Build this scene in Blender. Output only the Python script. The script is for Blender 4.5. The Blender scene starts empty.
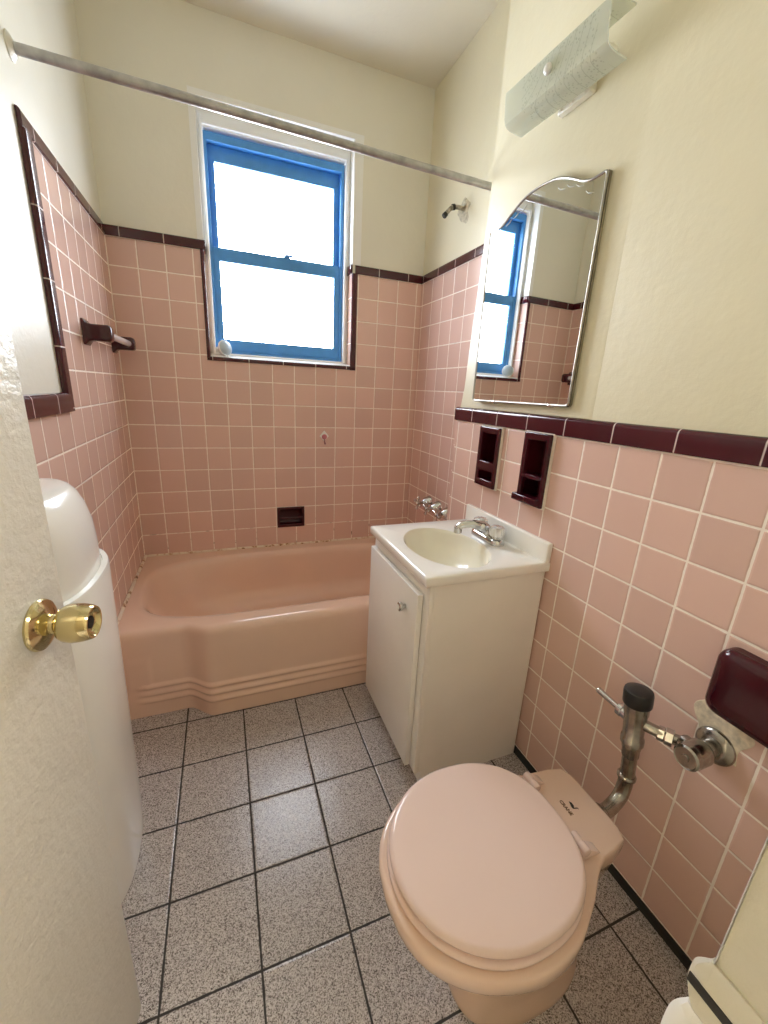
import bpy, bmesh, math, random
from mathutils import Vector, Matrix
random.seed(7)
S = bpy.context.scene
COL = S.collection
PI = math.pi
T = 0.115                      # wall tile pitch

# ------------------------------------------------------------------ helpers
def link(o, parent=None):
    COL.objects.link(o)
    if parent: o.parent = parent
    return o

def finish(bm, sharp=0.7, bevel=0.0, seg=2):
    bmesh.ops.remove_doubles(bm, verts=bm.verts, dist=1e-6)
    bmesh.ops.recalc_face_normals(bm, faces=bm.faces)
    if bevel:
        es = [e for e in bm.edges if len(e.link_faces) == 2 and e.calc_face_angle(0) > 0.6]
        bmesh.ops.bevel(bm, geom=es, offset=bevel, segments=seg, profile=0.5, affect='EDGES', clamp_overlap=True)
    for f in bm.faces: f.smooth = True
    for e in bm.edges:
        e.smooth = not (len(e.link_faces) == 2 and e.calc_face_angle(0) > sharp)

def obj(name, bm, mats, parent=None, bevel=0.0, seg=2, sharp=0.7, kind=None):
    finish(bm, sharp, bevel, seg)
    me = bpy.data.meshes.new(name)
    bm.to_mesh(me); bm.free()
    for m in (mats if isinstance(mats, (list, tuple)) else [mats]): me.materials.append(m)
    o = bpy.data.objects.new(name, me)
    if kind: o['kind'] = kind
    return link(o, parent)

def struct(name, bm, mats, parent=None, **k):
    return obj(name, bm, mats, parent, kind='structure', **k)

def tag(o, label, cat, group=None):
    o['label'] = label; o['category'] = cat
    if group: o['group'] = group
    return o

def thing(name, label, cat, loc=(0, 0, 0), group=None):
    o = bpy.data.objects.new(name, None)
    o.empty_display_size = 0.05
    o.location = loc
    link(o)
    return tag(o, label, cat, group)

def rel(o, root):
    """o was modelled in room coordinates; hang it under root (an unrotated Empty)."""
    o.parent = root
    o.matrix_parent_inverse = Matrix.Translation(root.location).inverted()
    return o

def box(bm, x0, x1, y0, y1, z0, z1, mi=0):
    v = [bm.verts.new((x, y, z)) for z in (z0, z1) for y in (y0, y1) for x in (x0, x1)]
    fs = []
    for q in ((0, 2, 3, 1), (4, 5, 7, 6), (0, 1, 5, 4), (2, 6, 7, 3), (0, 4, 6, 2), (1, 3, 7, 5)):
        f = bm.faces.new([v[i] for i in q]); f.material_index = mi; fs.append(f)
    return v

def frame_of(d):
    d = Vector(d).normalized()
    a = Vector((0, 0, 1)) if abs(d.z) < 0.9 else Vector((1, 0, 0))
    u = d.cross(a).normalized(); w = d.cross(u).normalized()
    return d, u, w

def loft(bm, rings, cap0=True, cap1=True, closed=True, mi=0):
    vs = [[bm.verts.new(p) for p in r] for r in rings]
    n = len(vs[0])
    for a, b in zip(vs, vs[1:]):
        for i in range(n if closed else n - 1):
            j = (i + 1) % n
            f = bm.faces.new((a[i], a[j], b[j], b[i])); f.material_index = mi
    if cap0: bm.faces.new(list(reversed(vs[0]))).material_index = mi
    if cap1: bm.faces.new(vs[-1]).material_index = mi
    return vs

def lathe(bm, origin, axis, prof, n=32, mi=0, flute=0, fl=0.0):
    """prof: list of (radius, height along axis)"""
    d, u, w = frame_of(axis); O = Vector(origin)
    rings = []
    for r, h in prof:
        ring = []
        for i in range(n):
            a = 2 * PI * i / n
            rr = r * (1 + fl * math.cos(flute * a)) if flute else r
            ring.append(O + d * h + (u * math.cos(a) + w * math.sin(a)) * max(rr, 1e-4))
        rings.append(ring)
    loft(bm, rings, mi=mi)

def bez(pts, n=10):
    """smooth Catmull-Rom through pts"""
    P = [Vector(p) for p in pts]
    P = [P[0] * 2 - P[1]] + P + [P[-1] * 2 - P[-2]]
    out = []
    for i in range(1, len(P) - 2):
        p0, p1, p2, p3 = P[i - 1:i + 3]
        for k in range(n):
            t = k / n
            out.append(0.5 * ((2 * p1) + (p2 - p0) * t + (2 * p0 - 5 * p1 + 4 * p2 - p3) * t * t + (3 * p1 - p0 - 3 * p2 + p3) * t ** 3))
    out.append(P[-2])
    return out

def tube(bm, pts, rad, n=16, mi=0, closed=False):
    pts = [Vector(p) for p in pts]
    m = len(pts)
    if not isinstance(rad, (list, tuple)): rad = [rad] * m
    rings = []; u = None
    for i, p in enumerate(pts):
        if closed: t = pts[(i + 1) % m] - pts[i - 1]
        else: t = pts[min(i + 1, m - 1)] - pts[max(i - 1, 0)]
        t.normalize()
        if u is None: _, u, _ = frame_of(t)
        u = (u - t * u.dot(t)).normalized(); w = t.cross(u)
        rings.append([p + (u * math.cos(2 * PI * k / n) + w * math.sin(2 * PI * k / n)) * rad[i] for k in range(n)])
    if closed: rings.append(rings[0])
    loft(bm, rings, cap0=not closed, cap1=not closed, mi=mi)

def panel(bm, O, U, V, N, us, vs, hole, thick, mi=0):
    """slab in the plane O + u U + v V, front towards N, going back by thick; hole(uc, vc) -> True leaves the cell open"""
    O, U, V, N = map(Vector, (O, U, V, N))
    F = {}; B = {}
    def g(d, i, j, off):
        if (i, j) not in d: d[(i, j)] = bm.verts.new(O + U * us[i] + V * vs[j] - N * off)
        return d[(i, j)]
    nu, nv = len(us) - 1, len(vs) - 1
    solid = {(i, j): not hole((us[i] + us[i + 1]) / 2, (vs[j] + vs[j + 1]) / 2) for i in range(nu) for j in range(nv)}
    def mk(vv): bm.faces.new(vv).material_index = mi
    for (i, j), s in solid.items():
        if not s: continue
        mk([g(F, i, j, 0), g(F, i + 1, j, 0), g(F, i + 1, j + 1, 0), g(F, i, j + 1, 0)])
        mk([g(B, i, j + 1, thick), g(B, i + 1, j + 1, thick), g(B, i + 1, j, thick), g(B, i, j, thick)])
        for di, dj, a, b in ((-1, 0, (0, 1), (0, 0)), (1, 0, (1, 0), (1, 1)), (0, -1, (0, 0), (1, 0)), (0, 1, (1, 1), (0, 1))):
            if not solid.get((i + di, j + dj), False):
                p = (i + a[0], j + a[1]); q = (i + b[0], j + b[1])
                mk([g(F, *q, 0), g(F, *p, 0), g(B, *p, thick), g(B, *q, thick)])

def sup(th, a, b, n):
    c, s = math.cos(th), math.sin(th)
    return a * math.copysign(abs(c) ** (2 / n), c), b * math.copysign(abs(s) ** (2 / n), s)

def rrect(cx, cy, hx, hy, r, n=6):
    """rounded rectangle outline, ccw"""
    out = []
    for k, (sx, sy) in enumerate(((1, 1), (-1, 1), (-1, -1), (1, -1))):
        for i in range(n + 1):
            a = PI / 2 * (k + i / n)
            out.append((cx + sx * (hx - r) + r * math.cos(a), cy + sy * (hy - r) + r * math.sin(a)))
    return out

def sstep(a, b, x):
    t = min(1, max(0, (x - a) / (b - a))); return t * t * (3 - 2 * t)

# ------------------------------------------------------------------ materials
class NT:
    def __init__(s, name):
        s.m = bpy.data.materials.new(name); s.m.use_nodes = True
        s.t = s.m.node_tree; s.b = s.t.nodes['Principled BSDF']
        s.out = s.t.nodes['Material Output']; s._co = None
    def n(s, typ, **k):
        d = s.t.nodes.new(typ)
        for a, v in k.items(): setattr(d, a, v)
        return d
    def l(s, a, b): s.t.links.new(a, b)
    def co(s):
        if s._co is None: s._co = s.n('ShaderNodeTexCoord').outputs['Object']
        return s._co
    def math(s, op, a, b=None, c=None):
        d = s.n('ShaderNodeMath', operation=op)
        for i, v in enumerate((a, b, c)):
            if v is None: continue
            if isinstance(v, (int, float)): d.inputs[i].default_value = v
            else: s.l(v, d.inputs[i])
        return d.outputs[0]
    def noise(s, scale, detail=3, rough=.5, vec=None):
        d = s.n('ShaderNodeTexNoise'); d.inputs['Scale'].default_value = scale
        d.inputs['Detail'].default_value = detail; d.inputs['Roughness'].default_value = rough
        s.l(vec or s.co(), d.inputs['Vector']); return d.outputs['Fac']
    def ramp(s, fac, stops):
        d = s.n('ShaderNodeValToRGB'); e = d.color_ramp.elements
        while len(e) < len(stops): e.new(0.5)
        for x, (p, c) in zip(e, stops): x.position = p; x.color = (*c, 1)
        s.l(fac, d.inputs[0]); return d.outputs[0]
    def mix(s, fac, a, b, mode='MIX'):
        d = s.n('ShaderNodeMix', data_type='RGBA', blend_type=mode)
        for k, v in ((0, fac), (6, a), (7, b)):
            if isinstance(v, (int, float)): d.inputs[k].default_value = v
            elif isinstance(v, tuple): d.inputs[k].default_value = (*v, 1)
            else: s.l(v, d.inputs[k])
        return d.outputs[2]
    def bump(s, h, strength=.3, dist=.001, prev=None):
        d = s.n('ShaderNodeBump'); d.inputs['Strength'].default_value = strength; d.inputs['Distance'].default_value = dist
        s.l(h, d.inputs['Height'])
        if prev: s.l(prev, d.inputs['Normal'])
        s.l(d.outputs[0], s.b.inputs['Normal']); return d.outputs[0]
    def set(s, **k):
        for a, v in k.items():
            i = s.b.inputs[a.replace('_', ' ')]
            if isinstance(v, (int, float)): i.default_value = v
            elif isinstance(v, tuple): i.default_value = (*v, 1) if len(v) == 3 else v
            else: s.l(v, i)
        return s

def simple(name, col, rough=.5, metal=0.0, spec=.5, vary=.06, scale=8, bump=0.0, bscale=60, coat=0.0):
    m = NT(name)
    f = m.noise(scale, 4)
    dark = tuple(c * (1 - vary) for c in col); light = tuple(min(1, c * (1 + vary)) for c in col)
    m.set(Base_Color=m.ramp(f, [(.3, dark), (.7, light)]), Roughness=rough, Metallic=metal, Coat_Weight=coat)
    m.b.inputs['Specular IOR Level'].default_value = spec
    if bump: m.bump(m.noise(bscale, 4), bump, .002)
    return m.m

def tiles(name, axes, ou, ov, t, gw, tile, grout, rough, var=.06, speckle=None, stain=False, tv=None):
    """square tiles in the plane of two object axes, with grout joints, bevel bump and a tone per tile"""
    m = NT(name); sep = m.n('ShaderNodeSeparateXYZ'); m.l(m.co(), sep.inputs[0])
    tv = tv or t
    U = m.math('DIVIDE', m.math('SUBTRACT', sep.outputs[axes[0]], ou), t)
    V = m.math('DIVIDE', m.math('SUBTRACT', sep.outputs[axes[1]], ov), tv)
    def edge(c, tt):
        f = m.math('FRACT', c)
        return m.math('MULTIPLY', m.math('MINIMUM', f, m.math('SUBTRACT', 1.0, f)), tt)
    d = m.math('MINIMUM', edge(U, t), edge(V, tv))
    wob = m.math('MULTIPLY', m.math('SUBTRACT', m.noise(55, 2), .5), gw * .5)
    d = m.math('ADD', d, wob)
    mr = m.n('ShaderNodeMapRange', interpolation_type='SMOOTHSTEP')
    mr.inputs['From Min'].default_value = gw * .42; mr.inputs['From Max'].default_value = gw * .62
    m.l(d, mr.inputs[0]); mask = mr.outputs[0]
    cell = m.n('ShaderNodeCombineXYZ')
    m.l(m.math('FLOOR', U), cell.inputs[0]); m.l(m.math('FLOOR', V), cell.inputs[1])
    wn = m.n('ShaderNodeTexWhiteNoise'); m.l(cell.outputs[0], wn.inputs['Vector'])
    lo = tuple(c * (1 - var) for c in tile); hi = tuple(c * (1 + var) for c in tile)
    base = m.ramp(wn.outputs['Value'], [(0, lo), (1, hi)])
    base = m.mix(m.math('MULTIPLY', m.noise(9, 3), .12), base, tuple(c * .8 for c in tile))
    h = m.n('ShaderNodeMapRange', interpolation_type='SMOOTHSTEP')
    h.inputs['From Min'].default_value = gw * .3; h.inputs['From Max'].default_value = gw * 1.3
    m.l(d, h.inputs[0])
    height = h.outputs[0]
    if speckle:
        vo = m.n('ShaderNodeTexVoronoi'); vo.inputs['Scale'].default_value = 520; m.l(m.co(), vo.inputs['Vector'])
        sv = m.n('ShaderNodeSeparateColor'); m.l(vo.outputs['Color'], sv.inputs[0])
        sp = m.ramp(m.math('MULTIPLY_ADD', m.noise(380, 3, .7), .55, m.math('MULTIPLY', sv.outputs[0], .5)), speckle)
        base = m.mix(.9, base, sp)
    gcol = grout
    if stain:
        sm = m.ramp(m.noise(26, 3, .6), [(.52, (0, 0, 0)), (.66, (1, 1, 1))])
        zr = m.n('ShaderNodeMapRange'); zr.inputs['From Min'].default_value = .56; zr.inputs['From Max'].default_value = .40
        m.l(sep.outputs[2], zr.inputs[0])
        gcol = m.mix(m.math('MULTIPLY', sm, zr.outputs[0]), grout, (.16, .07, .03))
    col = m.mix(mask, gcol, base)
    r = m.math('MULTIPLY_ADD', mask, rough - .75, .75)
    m.set(Base_Color=col, Roughness=r)
    nrm = m.bump(height, .55, .0016)
    if speckle: m.bump(m.noise(260, 3), .12, .001, nrm)
    else: m.bump(m.noise(14, 2), .06, .004, nrm)
    return m.m

def cap_mat(name, axis, off, t):
    m = NT(name); sep = m.n('ShaderNodeSeparateXYZ'); m.l(m.co(), sep.inputs[0])
    f = m.math('FRACT', m.math('DIVIDE', m.math('SUBTRACT', sep.outputs[axis], off), t))
    d = m.math('MULTIPLY', m.math('MINIMUM', f, m.math('SUBTRACT', 1.0, f)), t)
    mr = m.n('ShaderNodeMapRange'); mr.inputs['From Min'].default_value = .0010; mr.inputs['From Max'].default_value = .0022
    m.l(d, mr.inputs[0]); k = mr.outputs[0]
    wn = m.noise(5, 2)
    m.set(Base_Color=m.mix(k, (.62, .50, .46), m.ramp(wn, [(.3, (.048, .005, .010)), (.7, (.070, .007, .013))])),
          Roughness=m.math('MULTIPLY_ADD', k, -.45, .6))
    m.bump(k, .5, .001)
    return m.m

FZ = -.020                     # floor level
PINK = (.715, .490, .420); GROUT = (.92, .83, .75)
GW = .0047
ZH, ZL = 1.861, 1.1665          # underside of the high and low caps
M = {}
M['tile_back'] = tiles('pink_tile_back', (0, 2), 0.001, ZH, T, GW, PINK, GROUT, .17, stain=True)
M['tile_left'] = tiles('pink_tile_left', (1, 2), -0.004, ZH, T, GW, PINK, GROUT, .15, stain=False)
M['tile_alcove'] = tiles('pink_tile_alcove', (1, 2), -0.025, ZH, T, GW, PINK, GROUT, .17)
M['tile_right'] = tiles('pink_tile_right', (1, 2), -1.4461, ZL - .003, T, GW, PINK, GROUT, .22)
M['floor'] = tiles('grey_speckled_floor_tile', (0, 1), .0195, -.854, .2109, .0052, (.30, .27, .26), (.030, .026, .024), .24, var=.05,
                   speckle=[(.26, (.06, .045, .04)), (.40, (.28, .245, .23)), (.56, (.50, .46, .45)), (.80, (.70, .66, .65))])
M['cap_x'] = cap_mat('maroon_cap_tile_x', 0, .5 * T, 1.5 * T)
M['cap_y_left'] = cap_mat('maroon_cap_tile_left', 1, -.07, 1.5 * T)
M['cap_y_alcove'] = cap_mat('maroon_cap_tile_alcove', 1, -.03, 1.5 * T)
M['cap_y_right'] = cap_mat('maroon_cap_tile_right', 1, -1.0345, .168)
M['cap_z'] = cap_mat('maroon_cap_tile_upright', 2, 1.866, 1.5 * T)
M['maroon'] = simple('maroon_glazed_ceramic', (.048, .004, .009), .12, vary=.2, spec=.45)

def plaster(name, col, rough, b=.35, sc=38):
    m = NT(name)
    f = m.noise(3.2, 4)
    m.set(Base_Color=m.ramp(f, [(.3, tuple(c * .95 for c in col)), (.7, col)]), Roughness=rough)
    n1 = m.bump(m.noise(sc, 5, .6), b, .003)
    m.bump(m.noise(5, 2), .25, .012, n1)
    return m.m
M['plaster'] = plaster('cream_painted_plaster', (.755, .705, .525), .42)
M['plaster_back'] = plaster('flare_paled_plaster', (.79, .765, .665), .42)  # greyer than the right wall: window flare put into the paint colour
M['plaster_gloss'] = plaster('cream_gloss_plaster', (.80, .78, .68), .34)
M['ceiling'] = plaster('ceiling_plaster', (.76, .725, .61), .6)
M['raw_plaster'] = simple('raw_plaster', (.52, .47, .35), .8, vary=.3, scale=60, bump=.6)
M['raw_putty'] = simple('dried_putty', (.66, .58, .45), .8, vary=.25, scale=70, bump=.6)
M['paint'] = plaster('brushed_cream_door_paint', (.76, .735, .65), .36, .9, 60)
M['jamb'] = plaster('shaded_jamb_paint', (.60, .575, .49), .38, .4, 60)  # the jamb's shade is put into this colour; the paint itself is whitish
M['white_wood'] = plaster('white_window_paint', (.86, .86, .84), .35, .2, 30)
M['salmon'] = simple('salmon_enamel', (.80, .575, .455), .13, vary=.03, scale=4, coat=.3)
M['caulk'] = None
m = NT('stained_caulk')
st = m.ramp(m.noise(30, 4, .65), [(.50, (.80, .70, .58)), (.60, (.55, .33, .18)), (.68, (.10, .045, .02))])
m.set(Base_Color=st, Roughness=.6); m.bump(m.noise(60, 3), .5, .002); M['caulk'] = m.m
M['toilet'] = simple('pale_pink_porcelain', (.72, .54, .44), .12, vary=.02, scale=3, coat=.3)
M['seat'] = simple('pale_pink_seat_plastic', (.745, .58, .525), .20, vary=.02, scale=3)
M['laminate'] = simple('white_laminate', (.89, .865, .82), .38, vary=.02, scale=6)
M['counter'] = simple('white_cultured_marble', (.91, .895, .85), .16, vary=.015, scale=5, coat=.2)
M['basin'] = simple('cream_basin', (.90, .87, .755), .14, vary=.015, scale=5, coat=.3)
M['chrome'] = simple('chrome', (.62, .62, .61), .10, 1.0, vary=.05)
M['chrome_old'] = simple('worn_chrome', (.38, .355, .315), .22, 1.0, vary=.25, scale=40, bump=.1)
M['brass'] = simple('polished_brass', (.66, .56, .30), .13, 1.0, vary=.08)
M['near_black'] = simple('near_black_matte', (.01, .009, .008), .6)
M['rubber'] = simple('black_plastic_cap', (.012, .012, .012), .33, vary=.2)
M['rod'] = simple('dull_grey_metal', (.42, .41, .40), .38, .85, vary=.25, scale=25, bump=.15)
M['white_plastic'] = simple('white_enamel', (.86, .86, .83), .20, vary=.015, coat=.25)
M['mirror'] = simple('silvered_glass', (.88, .90, .88), .015, 1.0, vary=.01)
M['blue'] = simple('glare_blue_metal', (.075, .29, .66), .35, vary=.1, scale=12)  # window glare put into the colour; the metal itself is dark teal
M['frame_metal'] = simple('dull_mirror_edge', (.40, .38, .34), .30, 1.0, vary=.2)
M['bare_metal'] = simple('corroded_pipe', (.38, .34, .28), .35, .8, vary=.5, scale=60, bump=.3)
M['black_base'] = simple('black_cove_strip', (.012, .010, .009), .5, vary=.3)
M['mark_brown'] = simple('brown_ink', (.10, .045, .015), .4)
M['mark_black'] = simple('black_ink', (.01, .006, .004), .4)
M['hook_pink'] = simple('rose_hook_plastic', (.50, .16, .20), .4)
M['etch'] = simple('etched_lines', (.62, .63, .58), .6)
M['hall'] = plaster('hall_paint', (.72, .64, .48), .6)
M['socket'] = simple('white_glass_bulb', (.85, .84, .78), .3)

def glass_mat():
    m = NT('window_glass'); t = m.n('ShaderNodeBsdfTransparent'); t.inputs[0].default_value = (.96, .97, .98, 1)
    g = m.n('ShaderNodeBsdfGlossy'); g.inputs['Roughness'].default_value = .03
    f = m.n('ShaderNodeFresnel'); f.inputs[0].default_value = 1.45
    mx = m.n('ShaderNodeMixShader'); m.l(m.math('MULTIPLY', f.outputs[0], .6), mx.inputs[0]); m.l(t.outputs[0], mx.inputs[1]); m.l(g.outputs[0], mx.inputs[2])
    m.l(mx.outputs[0], m.out.inputs[0]); return m.m
M['glass'] = glass_mat()
def shade_mat():
    m = NT('etched_shade_glass')
    sep = m.n('ShaderNodeSeparateXYZ'); m.l(m.co(), sep.inputs[0])
    # fan shaped etched bands: arcs about a point on the shade, cut into dashes
    dy = m.math('ADD', sep.outputs[1], 1.115); dz = m.math('SUBTRACT', sep.outputs[2], 2.17)
    r = m.math('SQRT', m.math('ADD', m.math('MULTIPLY', dy, dy), m.math('MULTIPLY', dz, dz)))
    rf = m.math('FRACT', m.math('DIVIDE', r, .024))
    line = m.ramp(rf, [(0, (1, 1, 1)), (.09, (0, 0, 0)), (.91, (0, 0, 0))])
    vo = m.n('ShaderNodeTexVoronoi'); vo.inputs['Scale'].default_value = 120; m.l(m.co(), vo.inputs['Vector'])
    dots = m.ramp(vo.outputs['Distance'], [(.22, (1, 1, 1)), (.34, (0, 0, 0))])
    mid = m.math('LESS_THAN', m.math('ABSOLUTE', m.math('ADD', sep.outputs[1], 1.26)), .13)
    pat = m.math('MULTIPLY', m.math('MAXIMUM', line, m.math('MULTIPLY', dots, .6)), mid)
    d = m.n('ShaderNodeBsdfTranslucent'); m.l(m.mix(pat, (.80, .83, .76), (.52, .54, .48)), d.inputs[0])
    df = m.n('ShaderNodeBsdfDiffuse'); m.l(m.mix(pat, (.84, .86, .80), (.50, .52, .46)), df.inputs[0])
    tr = m.n('ShaderNodeBsdfTransparent'); tr.inputs[0].default_value = (.92, .94, .90, 1)
    g = m.n('ShaderNodeBsdfGlossy'); g.inputs['Roughness'].default_value = .12
    a = m.n('ShaderNodeMixShader'); a.inputs[0].default_value = .45; m.l(d.outputs[0], a.inputs[1]); m.l(df.outputs[0], a.inputs[2])
    b = m.n('ShaderNodeMixShader'); b.inputs[0].default_value = .38; m.l(a.outputs[0], b.inputs[1]); m.l(tr.outputs[0], b.inputs[2])
    c = m.n('ShaderNodeMixShader'); c.inputs[0].default_value = .07; m.l(b.outputs[0], c.inputs[1]); m.l(g.outputs[0], c.inputs[2])
    m.l(c.outputs[0], m.out.inputs[0]); return m.m
M['shade'] = shade_mat()
m = NT('clear_acrylic'); m.set(Base_Color=(.93, .95, .95), Roughness=.08, Transmission_Weight=.35, IOR=1.45, Metallic=.55); M['acrylic'] = m.m

# ------------------------------------------------------------------ the room
XR, XA = 1.393, 1.525          # vanity wall, alcove wall
YB = -.737                     # corner where the vanity wall steps back to the alcove
YF = -2.262                    # inner face of the wall with the doorway
H = 2.745
PL = .005                      # plaster lies this much behind the tile face
WX0, WX1, WZ0, WZ1 = .392, 1.118, 1.394, 2.449   # window opening
SD = (.700, .849, .478, .592)  # soap dish opening in the back wall
DX0, DX1, DZ = .085, .700, 2.03

bm = bmesh.new(); box(bm, -.8, 1.9, -4.1, .3, FZ - .12, FZ); struct('floor', bm, M['floor'])
bm = bmesh.new(); box(bm, -.8, 1.9, -4.1, .3, H, H + .12); struct('ceiling', bm, M['ceiling'])

def in_win(x, z): return WX0 < x < WX1 and WZ0 < z < WZ1
def in_soap(x, z): return SD[0] < x < SD[1] and SD[2] < z < SD[3]
bm = bmesh.new()
panel(bm, (0, PL, 0), (1, 0, 0), (0, 0, 1), (0, -1, 0), sorted({-.15, WX0, SD[0], SD[1], WX1, 1.68}),
      sorted({FZ, SD[2], SD[3], WZ0, WZ1, H}), lambda x, z: in_win(x, z) or in_soap(x, z), .20)
wb = struct('wall_back', bm, M['plaster_back'])
bm = bmesh.new()
panel(bm, (0, 0, 0), (1, 0, 0), (0, 0, 1), (0, -1, 0), sorted({0, WX0, SD[0], SD[1], WX1, XA}), sorted({.0, SD[2], SD[3], WZ0, ZH}),
      lambda x, z: in_win(x, z) or in_soap(x, z), PL)
struct('tile_field', bm, M['tile_back'], wb)
bm = bmesh.new(); box(bm, -.15, -PL, -2.40, PL, FZ, H); wl = struct('wall_left', bm, M['plaster_gloss'])
YT = -.815
bm = bmesh.new()
panel(bm, (0, 0, 0), (0, 1, 0), (0, 0, 1), (1, 0, 0), [YF, YT, 0], [FZ, ZL, ZH], lambda y, z: y < YT and z > ZL, PL)
struct('tile_field', bm, M['tile_left'], wl)
# right wall: alcove part further back, vanity part stepping 13 cm into the room
TH = [(-.949, -1.075, .930, 1.160), (-1.212, -1.334, .927, 1.166)]    # two tumbler holders (y0, y1, z0, z1)
hol = [(b + .012, a - .012, z0 + .02, z1 - .02) for a, b, z0, z1 in TH]
def in_th(y, z): return any(a < y < b and c < z < d for a, b, c, d in hol)
bm = bmesh.new(); box(bm, XA + PL, XA + .15, -.86, PL, FZ, H); wa = struct('wall_alcove', bm, M['plaster'])
bm = bmesh.new()
ys = sorted({-2.40, -1.44, YB} | {h[0] for h in hol} | {h[1] for h in hol}); zs = sorted({FZ, ZL, 1.3, 1.45, 1.6, 1.75, 1.9, 2.05, H} | {h[2] for h in hol} | {h[3] for h in hol})
panel(bm, (XR + PL, 0, 0), (0, 1, 0), (0, 0, 1), (-1, 0, 0), ys, zs, in_th, .13)
for v in bm.verts:             # the plastered corner above the cap is not plumb
    if abs(v.co.y - YB) < 1e-5: v.co.y -= .026 * sstep(ZL, ZL + .02, v.co.z) + .050 * sstep(1.2, 2.05, v.co.z)
wr = struct('wall_right', bm, M['plaster'])
bm = bmesh.new()
ys = sorted({YF, YB} | {h[0] for h in hol} | {h[1] for h in hol}); zs = sorted({0.010, ZL} | {h[2] for h in hol} | {h[3] for h in hol})
panel(bm, (XR, 0, 0), (0, 1, 0), (0, 0, 1), (-1, 0, 0), ys, zs, in_th, PL)
struct('tile_field', bm, M['tile_right'], wr)
bm = bmesh.new(); box(bm, XA, XA + PL, YB, 0, 0, ZH); struct('tile_field', bm, M['tile_alcove'], wa)
bm = bmesh.new(); box(bm, XR, XA, YB, YB + .006, FZ, ZL); struct('return_tile_field', bm, M['tile_back'], wr)
# raised plaster patch around the mirror
bm = bmesh.new()
loft(bm, [[(XR + PL, y, z) for y, z in ((-1.452, 1.222), (-.80, 1.222), (-.835, 2.16), (-1.448, 2.12))],
          [(XR + .0020, y, z) for y, z in ((-1.438, 1.223), (-.80, 1.223), (-.815, 1.90), (-1.436, 1.84))]])
struct('plaster_patch', bm, M['plaster'], wr)
# ragged putty round the water pipe
bm = bmesh.new()
def blob(x, k, cy=-1.948, cz=.603):
    return [(x, cy + k * .052 * (1 + .16 * math.sin(3 * a + .5) + .10 * math.sin(7 * a)) * math.cos(a), cz + k * (.085 if math.sin(a) > 0 else .082) * (1 + .12 * math.sin(4 * a) + .08 * math.sin(9 * a)) * math.sin(a)) for a in [2 * PI * i / 60 for i in range(60)]]
loft(bm, [blob(XR + .001, 1.0), blob(XR - .0012, .97), blob(XR - .002, .80)])
struct('putty', bm, M['raw_putty'], wr)
# wall with the doorway
bm = bmesh.new()
panel(bm, (0, YF, 0), (1, 0, 0), (0, 0, 1), (0, 1, 0), [-.15, DX0 - .015, DX1 + .015, 1.68], [FZ, DZ + .015, H], lambda x, z: DX0 - .02 < x < DX1 + .02 and z < DZ + .015, .13)
struct('wall_front', bm, M['plaster'])

# cap tiles -------------------------------------------------------
def cap_profile(h, p=.007, n=6):
    """(out, up) outline of a cap tile with a rounded upper edge"""
    pr = [(-.004, 0), (p - .0015, 0), (p, .002)]
    r = min(.012, h * .4)
    for i in range(n + 1):
        a = PI / 2 * i / n
        pr.append((p - r + r * math.cos(a), h - r + r * math.sin(a)))
    pr.append((-.004, h)); return pr
def cap_run(bm, P0, P1, N, up, h, p=.007):
    P0, P1, N, up = map(Vector, (P0, P1, N, up))
    loft(bm, [[P + N * o + up * u for o, u in cap_profile(h, p)] for P in (P0, P1)])
HH, HL = .042, .055
bm = bmesh.new()
cap_run(bm, (0, 0, ZH), (WX0 + .004, 0, ZH), (0, -1, 0), (0, 0, 1), HH)
cap_run(bm, (WX1 + .014, 0, ZH), (XA, 0, ZH), (0, -1, 0), (0, 0, 1), HH)
# window surround: two uprights and the sill edge
cap_run(bm, (WX0 - .014, 0, WZ0 - .016), (WX0 - .014, 0, ZH), (0, -1, 0), (1, 0, 0), .016)
cap_run(bm, (WX1 + .026, 0, WZ0 - .018), (WX1 + .026, 0, ZH), (0, -1, 0), (-1, 0, 0), .030)
cap_run(bm, (WX0 - .014, 0, WZ0 - .016), (WX1 + .026, 0, WZ0 - .016), (0, -1, 0), (0, 0, 1), .018)
struct('trim_1', bm, M['cap_x'], sharp=.5)
bm = bmesh.new()
cap_run(bm, (0, YT - .022, ZH), (0, 0, ZH), (1, 0, 0), (0, 0, 1), HH)
cap_run(bm, (0, YF, ZL), (0, YT - .001, ZL), (1, 0, 0), (0, 0, 1), HL, .012)
struct('trim_2', bm, M['cap_y_left'], sharp=.5)
bm = bmesh.new()
cap_run(bm, (0, YT + .022, ZL + .0), (0, YT + .022, ZH), (1, 0, 0), (0, -1, 0), .045, .010)
struct('trim_3', bm, M['cap_z'], sharp=.5)
bm = bmesh.new(); cap_run(bm, (XA, YB, ZH), (XA, 0, ZH), (-1, 0, 0), (0, 0, 1), HH)
struct('trim_4', bm, M['cap_y_alcove'], sharp=.5)
bm = bmesh.new(); cap_run(bm, (XR, YF, ZL), (XR, YB + .006, ZL), (-1, 0, 0), (0, 0, 1), HL, .009)
cap_run(bm, (XR - .004, YB, ZL), (XA, YB, ZL), (0, 1, 0), (0, 0, 1), HL, .009)
struct('trim_5', bm, M['cap_y_right'], sharp=.5)
bm = bmesh.new(); box(bm, XR - .004, XR + PL, YF, YB, FZ, .010); struct('baseboard_right', bm, M['black_base'])

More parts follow.
